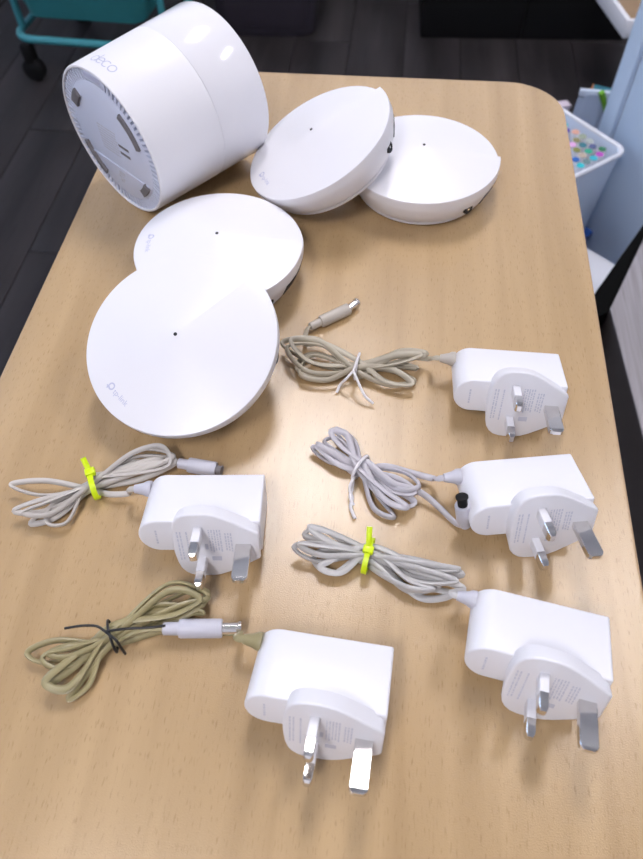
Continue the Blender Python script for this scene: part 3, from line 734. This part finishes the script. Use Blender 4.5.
for x in (0.03, TWd - 0.03):
    for y in (0.0, TDp):
        v, f = tube((x, y - 0.014, 0.032), (x, y + 0.014, 0.032), 0, n=28, prof=[(0, 0.026), (0.1, 0.031), (0.9, 0.031), (1, 0.026)])
        cs = obj('caster', MB().add(v, f).me(), 'black', tr)
        obj('fork', MB().add(*box(x - 0.014, x + 0.014, y - 0.018, y + 0.018, 0.055, 0.108, 0.004)).me(), 'black', cs)

# ---------------------------------------------------------------- smoked storage box behind the cylinder
g = at(321, 44, -TZ)
sb = empty('storage_box', T((g.x - 0.34, g.y, 0)) @ Rz(3), 'smoked clear plastic storage box with rounded corners on the dark floor', 'storage box')
def tub_shell(w_, d_, z0, z1, rad, taper, th_, seg=6):
    o = []
    for ins, z in ((taper + 0.004, z0), (taper, z0 + 0.006), (0, z1), (th_, z1), (taper + th_, z0 + 0.008), (taper + th_ + 0.003, z0 + 0.004)):
        o.append([(a, b, z) for a, b in rrect(ins, w_ - ins, ins, d_ - ins, rad, seg)])
    n = len(o[0]); v = sum(o, []); f = []
    for k in range(5):
        for i in range(n): f.append((k * n + i, k * n + (i + 1) % n, (k + 1) * n + (i + 1) % n, (k + 1) * n + i))
    f.append(tuple(range(n - 1, -1, -1))); f.append(tuple(5 * n + i for i in range(n)))
    return mesh(v, f)
obj('tub', tub_shell(0.34, 0.36, 0.0, 0.24, 0.05, 0.02, 0.003), 'smoke', sb)
obj('lid', MB().add(*[[(p[0], p[2], p[1]) for p in prism(rrect(-0.008, 0.348, -0.008, 0.368, 0.05, 6), 0.27, 0.2405, 0.004, 0.002)[0]], prism(rrect(-0.008, 0.348, -0.008, 0.368, 0.05, 6), 0.27, 0.2405, 0.004, 0.002)[1]]).me(), 'greystrip', sb)
bx_ = empty('packed_carton', T((g.x - 0.32, g.y + 0.035, 0.0095)) @ Rz(3), 'brown carton packed inside the smoked storage box', 'carton')
obj('carton_body', MB().add(*box(0.02, 0.27, 0.02, 0.28, 0, 0.10, 0.004)).me(), 'brown', bx_)
obj('tape', MB().add(*box(0.018, 0.272, 0.13, 0.17, 0.07, 0.1006)).me(), 'greystrip', bx_)

# ---------------------------------------------------------------- low black cabinet at the back
ga = at(420, 38, -TZ); gb = at(622, 41, -TZ)
bc = empty('black_cabinet', T((ga.x, ga.y, 0)) @ Rz(math.degrees(math.atan2(gb.y - ga.y, gb.x - ga.x))), 'low matt black cabinet standing on the dark floor by the wall', 'cabinet')
wd_ = (gb - ga).length
obj('carcass', MB().add(*box(0, wd_, 0.018, 0.30, 0, 0.55, 0.004)).me(), 'black', bc)
for i in range(2):
    d_ = obj('door', MB().add(*box(0.001 + i * wd_ / 2, (i + 1) * wd_ / 2 - 0.001, 0.0, 0.0178, 0.002, 0.54, 0.001)).me(), 'black', bc)
    xk = wd_ / 2 + (-0.04 if i == 0 else 0.04)
    obj('knob', MB().add(*tube((xk, 0.0005, 0.40), (xk, -0.018, 0.40), 0, prof=[(0, 0.006), (0.5, 0.006), (0.7, 0.012), (1, 0.010)])).me(), 'black', d_)

# ---------------------------------------------------------------- right-hand side: cabinet, bench, tubs
fd = Vector((0.344, -0.939, 0)).normalized(); ang = math.degrees(math.atan2(fd.y, fd.x))
cb = empty('drawer_cabinet', T((0.372, 1.240, 0)) @ Rz(ang), 'tall white plastic cabinet tinted with painted blue light, with a grooved side beside the bench', 'cabinet')
# local x along the visible side (towards the camera), +y away from the table
obj('side_panel', MB().add(*box(0.046, 0.30, 0.004, 0.38, 0.0, 1.02, 0.004)).me(), 'cabinet', cb)
obj('corner_post', MB().add(*box(0.0, 0.040, 0.0, 0.38, 0.0, 1.02, 0.006)).me(), 'cabinet', cb)
obj('groove', MB().add(*box(0.039, 0.047, 0.010, 0.37, 0.001, 1.019)).me(), 'greystrip', cb)
obj('top_board', MB().add(*box(-0.008, 0.308, -0.008, 0.388, 1.0202, 1.045, 0.006)).me(), 'cabinet', cb)

# bench with a grey wood top, clipped corner, shade-darkened brown skirt and black under-frame
bz = -0.35; zt = TZ + bz
b0 = at(610.5, 308, bz); b1 = at(643, 240, bz); b2 = at(636.5, 409, bz)
ef = (b1 - b0).normalized(); el = (b2 - b0).normalized()
B = [b0, b0 + el * 0.55, b0 + el * 0.55 + Vector((0.42, 0, 0)), b0 + ef * 0.24 + Vector((0.42, -0.16, 0)), b0 + ef * 0.24]
bn = empty('bench', T((b0.x, b0.y, 0)), 'grey wood-grain bench top with brown edge on a black frame next to table', 'bench')
def plate(pts, za_, zb_, bev=0.001):
    pl = [(p.x - b0.x, p.y - b0.y) for p in pts]
    v, f = prism(pl, za_, zb_, bev, 0)
    return mesh([(q[0], q[2], q[1]) for q in v], f)
obj('bench_top', plate(B, zt, zt - 0.003), 'greywood', bn)
obj('skirt', plate(B, zt - 0.0031, zt - 0.10, 0.0), 'shadebrown', bn)
nf = Vector((-ef.y, ef.x, 0))
F = [b0 + nf * 0.034 - ef * 0.05, b0 + el * 0.04, b0 + Vector((0.30, -0.04, 0)), b0 + ef * 0.22 + Vector((0.1, -0.04, 0)), b0 + ef * 0.24 + nf * 0.004]
obj('frame', plate(F, zt - 0.1002, zt - 0.14), 'matt', bn)
obj('corner_cap', plate([b0 + nf * 0.036 - ef * 0.055, b0 + nf * 0.0003 - ef * 0.004, b0 + nf * 0.0003 + ef * 0.238, b0 + nf * 0.006 + ef * 0.238], zt - 0.004, zt - 0.1001), 'matt', bn)
for dx, dy in ((0.04, -0.5), (0.36, -0.5), (0.36, 0.02), (0.12, -0.06)):
    v, f = box(dx - 0.015, dx + 0.015, dy - 0.015, dy + 0.015, 0.0, zt - (0.1401 if dy > -0.2 and dx < 0.3 else 0.1002), 0.002)
    obj('leg', MB().add(v, f).me(), 'black', bn)

# marker tub: square frosted tub turned cornerwise
za = TZ - 0.36
Rc = Vector((0.395, 1.117, 0)); ang = math.degrees(math.atan2(-0.644, -0.765))       # local x: front edge, local y: to the right of it...
tbm = T((Rc.x, Rc.y, 0)) @ Rz(ang)
WT, DT = 0.20, 0.20
# local x runs from the right corner along the front edge, local -y runs towards the back
mk = empty('marker_tub', tbm @ T((0, -DT, za - 0.175)), 'frosted square tub full of round colour-capped markers beside the table', 'tub')
obj('tub_wall', tub_shell(WT, DT, 0.0, 0.172, 0.02, 0.009, 0.003), 'tub', mk)
mb = MB(); p = [Vector((a, b, 0.172)) for a, b in rrect(-0.001, WT + 0.001, -0.001, DT + 0.001, 0.02, 6)]
obj('rim', mb.add(*sweep(p, 0.0045, 0.004, 10, closed=True)).me(60), 'white', mk)
CAPS = [('turquoise', (0.02, 0.48, 0.50)), ('violet', (0.10, 0.05, 0.42)), ('peach', (0.80, 0.42, 0.30)), ('sage', (0.36, 0.42, 0.30)), ('khaki', (0.28, 0.26, 0.10)), ('pale grey', (0.45, 0.50, 0.45)),
        ('pink', (0.80, 0.42, 0.72)), ('dark teal', (0.04, 0.20, 0.24)), ('slate', (0.10, 0.12, 0.26)), ('forest green', (0.03, 0.20, 0.08)), ('olive', (0.25, 0.26, 0.05)), ('emerald', (0.01, 0.40, 0.22)), ('magenta', (0.52, 0.08, 0.50)),
        ('beige', (0.55, 0.45, 0.34)), ('cyan', (0.04, 0.50, 0.60)), ('royal blue', (0.02, 0.14, 0.50)), ('grey green', (0.16, 0.26, 0.26)), ('aqua', (0.02, 0.55, 0.60))]
CAPPX = [(573.5, 122.3), (569, 129.2), (579, 133.2), (589.5, 133), (580.5, 138.5), (590, 139.8), (573.5, 143.5), (583.7, 145), (595, 145.3), (608.3, 145), (577, 149.7), (589.5, 150.3), (601.3, 150), (582.5, 154.8), (596, 155), (576.3, 159.5), (589, 160.2), (582.5, 164.8)]
bodyv, bodyf = tube((0, 0, 0), (0, 0, 0.135), 0, n=16, prof=[(0, 0.0066), (0.03, 0.0076), (0.78, 0.0076), (0.79, 0.0081), (0.97, 0.0081), (1, 0.0077)])
MBODY = mesh(bodyv, bodyf); QD = []
QL = [MATS[mk.name].inverted() @ at(px, py, -0.368) for px, py in CAPPX]
for _ in range(200):                              # stand side by side inside the tub walls
    for i in range(len(QL)):
        for j in range(i):
            d = (QL[i] - QL[j]); d.z = 0; gap = 0.0166 - d.length
            if gap > 0: d = d.normalized() * gap / 2; QL[i] += d; QL[j] -= d
    for q in QL: q.x = min(max(q.x, 0.0205), WT - 0.0205); q.y = min(max(q.y, 0.0205), DT - 0.0205)
QS = [MATS[mk.name] @ q for q in QL]
for (nm, colr), (px, py) in zip(CAPS, CAPPX):
    q = QS[len(QD)]; QD.append(nm)
    M['cap_' + nm] = plain('cap_' + nm.replace(' ', '_'), colr, 0.4, var=0.05)
    e = empty('marker', T((q.x, q.y, TZ - 0.368 - 0.136)), nm + ' capped round marker standing in the frosted tub', 'marker', 'markers in the frosted tub')
    obj('barrel', MBODY.copy(), 'white', e)
    v, f = tube((0, 0, 0.1342), (0, 0, 0.1362), 0, n=20, prof=[(0, 0.0069), (0.6, 0.0069), (1, 0.0066)])
    obj('cap', mesh(v, f), 'cap_' + nm, e)
# blue crate carrying the tub
bl = empty('blue_crate', tbm @ T((-0.0, -DT, 0)), 'deep blue plastic crate underneath the marker tub', 'crate')
zb = za - 0.1752
obj('crate_body', MB().add(*box(0.004, WT + 0.05, 0.0, DT - 0.006, 0, zb - 0.012, 0.006)).me(), 'blue', bl)
obj('crate_lid', MB().add(*box(0.0, WT + 0.054, -0.004, DT - 0.002, zb - 0.0118, zb, 0.004)).me(), 'blue', bl)
# white box in front of it
wz = TZ - 0.50
q0 = Vector((0.350, 1.040, 0)); wd2 = Vector((0.055, -0.050, 0)).normalized()
wb = empty('white_box', T((q0.x, q0.y, 0)) @ Rz(math.degrees(math.atan2(wd2.y, wd2.x))), 'white lidded box on the floor in front of the marker tub', 'box')
obj('box_body', MB().add(*box(0.004, 0.18, -0.22, -0.004, 0, wz - 0.022, 0.004)).me(), 'white', wb)
obj('box_lid', MB().add(*box(0.0, 0.184, -0.224, 0.0, wz - 0.0218, wz, 0.004)).me(), 'white', wb)

# soft frosted bag behind the tub, with a green pen and a teal book
YB = 1.42
def at_y(px, py, Y):
    d = RIGHT * ((px - CX) / FPX) + DOWN * ((py - CY) / FPX) + FWD
    return EYE + d * (Y / d.y)
g = at_y(594, 100, YB); btop = at_y(594, 90, YB).z
bg = empty('plastic_bag', T((g.x, YB, 0)) @ Rz(-6), 'soft frosted plastic bag standing behind the marker tub', 'bag')
def bag_mesh():
    v = []; f = []; nz_, na = 14, 36; rd = random.Random(5)
    for k in range(nz_ + 1):
        t = k / nz_; z = (btop - 0.012) * t; w2 = 0.036 * (1 - 0.1 * t); d2 = 0.040 * (1 - 0.8 * t ** 1.6)
        for i in range(na):
            a = 2 * math.pi * i / na; cr_ = 1 + 0.06 * math.sin(5 * a + 3 * t) + 0.04 * math.sin(9 * a - 6 * t)
            ca_, sa_ = math.cos(a), math.sin(a)
            v.append((w2 * math.copysign(abs(ca_) ** 0.6, ca_) * cr_, d2 * math.copysign(abs(sa_) ** 0.7, sa_) * cr_, z + 0.006 * math.sin(3 * a) * t))
    for k in range(nz_):
        for i in range(na): f.append((k * na + i, k * na + (i + 1) % na, (k + 1) * na + (i + 1) % na, (k + 1) * na + i))
    f.append(tuple(range(na))); f.append(tuple(nz_ * na + i for i in range(na)))
    return mesh(v, f, sharp=70)
obj('bag_body', bag_mesh(), 'bag', bg)
obj('seam', MB().add(*box(-0.033, 0.033, -0.004, 0.004, btop - 0.014, btop, 0.002)).me(), 'tub', bg)
g0 = at_y(606.5, 113, YB - 0.012); g1 = at_y(601.5, 92, YB - 0.010)
e = empty('green_marker', T(g0), 'bright green pen tucked against the frosted plastic bag', 'pen')
v, f = tube(g0, g1, 0, n=16, prof=[(0, 0.002), (0.06, 0.005), (0.6, 0.0055), (0.62, 0.0062), (1, 0.006)])
world_child('pen_body', v, f, 'green', e)
v, f = tube(g1 + Vector((0, -0.0062, -0.001)), g0 * 0.35 + g1 * 0.65 + Vector((0, -0.0075, 0)), 0.0012, n=8)
world_child('clip', v, f, 'green', e)
g = at_y(616, 92, YB + 0.12)
e = empty('book', T((g.x, YB + 0.12, 0)) @ Rz(-20), 'teal book with an orange spine standing behind the frosted bag', 'book')
obj('cover', MB().add(*box(-0.05, 0.05, -0.012, 0.012, 0, g.z, 0.002)).me(), 'tealbook', e)
obj('spine', MB().add(*box(-0.053, -0.0502, -0.013, 0.013, 0, g.z, 0.001)).me(), 'orange', e)
obj('label_patch', MB().add(*box(-0.03, -0.015, -0.0125, -0.0121, g.z - 0.07, g.z - 0.002)).me(), 'orange', e)
g = at(563, 106, -0.5)
e = empty('paper_pad', T((g.x, g.y, 0)) @ Rz(20), 'pale pink paper pad standing behind the rounded table corner', 'paper')
obj('sheets', MB().add(*box(-0.05, 0.012, -0.010, 0.010, 0, TZ - 0.50, 0.002)).me(), 'paperpink', e)
obj('binding', MB().add(*box(-0.051, 0.013, -0.011, 0.011, TZ - 0.4998, TZ - 0.494, 0.001)).me(), 'paperpink', e)
# white tray rack with cardboard, far right
g = at(625, 30, -0.46)
e = empty('tray_rack', T((g.x, g.y, 0)) @ Rz(12), 'white tray rack holding a piece of brown cardboard behind the cabinet', 'rack')
zt2 = TZ - 0.46
mb = MB()
mb.add(*box(0, 0.30, 0, 0.012, zt2 - 0.02, zt2 + 0.02, 0.003)); 
obj('front_rail', mb.me(), 'white', e)
obj('side_rail', MB().add(*box(0.0, 0.012, 0.0122, 0.28, zt2 - 0.02, zt2 + 0.02, 0.003)).me(), 'white', e)
obj('shelf', MB().add(*box(0.0125, 0.30, 0.0125, 0.28, zt2 - 0.012, zt2 - 0.004)).me(), 'white', e)
for x, y in ((0.045, 0.02), (0.28, 0.02), (0.28, 0.26)):
    obj('leg', MB().add(*tube((x, y, 0), (x, y, zt2 - 0.0122), 0.010, 0.010)).me(), 'cabinet', e)
e2 = empty('cardboard_piece', T((g.x, g.y, zt2 - 0.0038)) @ Rz(12), 'brown cardboard piece lying on the white tray rack', 'cardboard')
obj('board', MB().add(*box(0.02, 0.28, 0.02, 0.26, 0, 0.012, 0.002)).me(), 'brown', e2)
obj('flap', MB().add(*box(0.02, 0.28, 0.2602, 0.2642, 0.0, 0.05, 0.001)).me(), 'brown', e2)
for mm in [x for x in bpy.data.meshes if x.users == 0]: bpy.data.meshes.remove(mm)
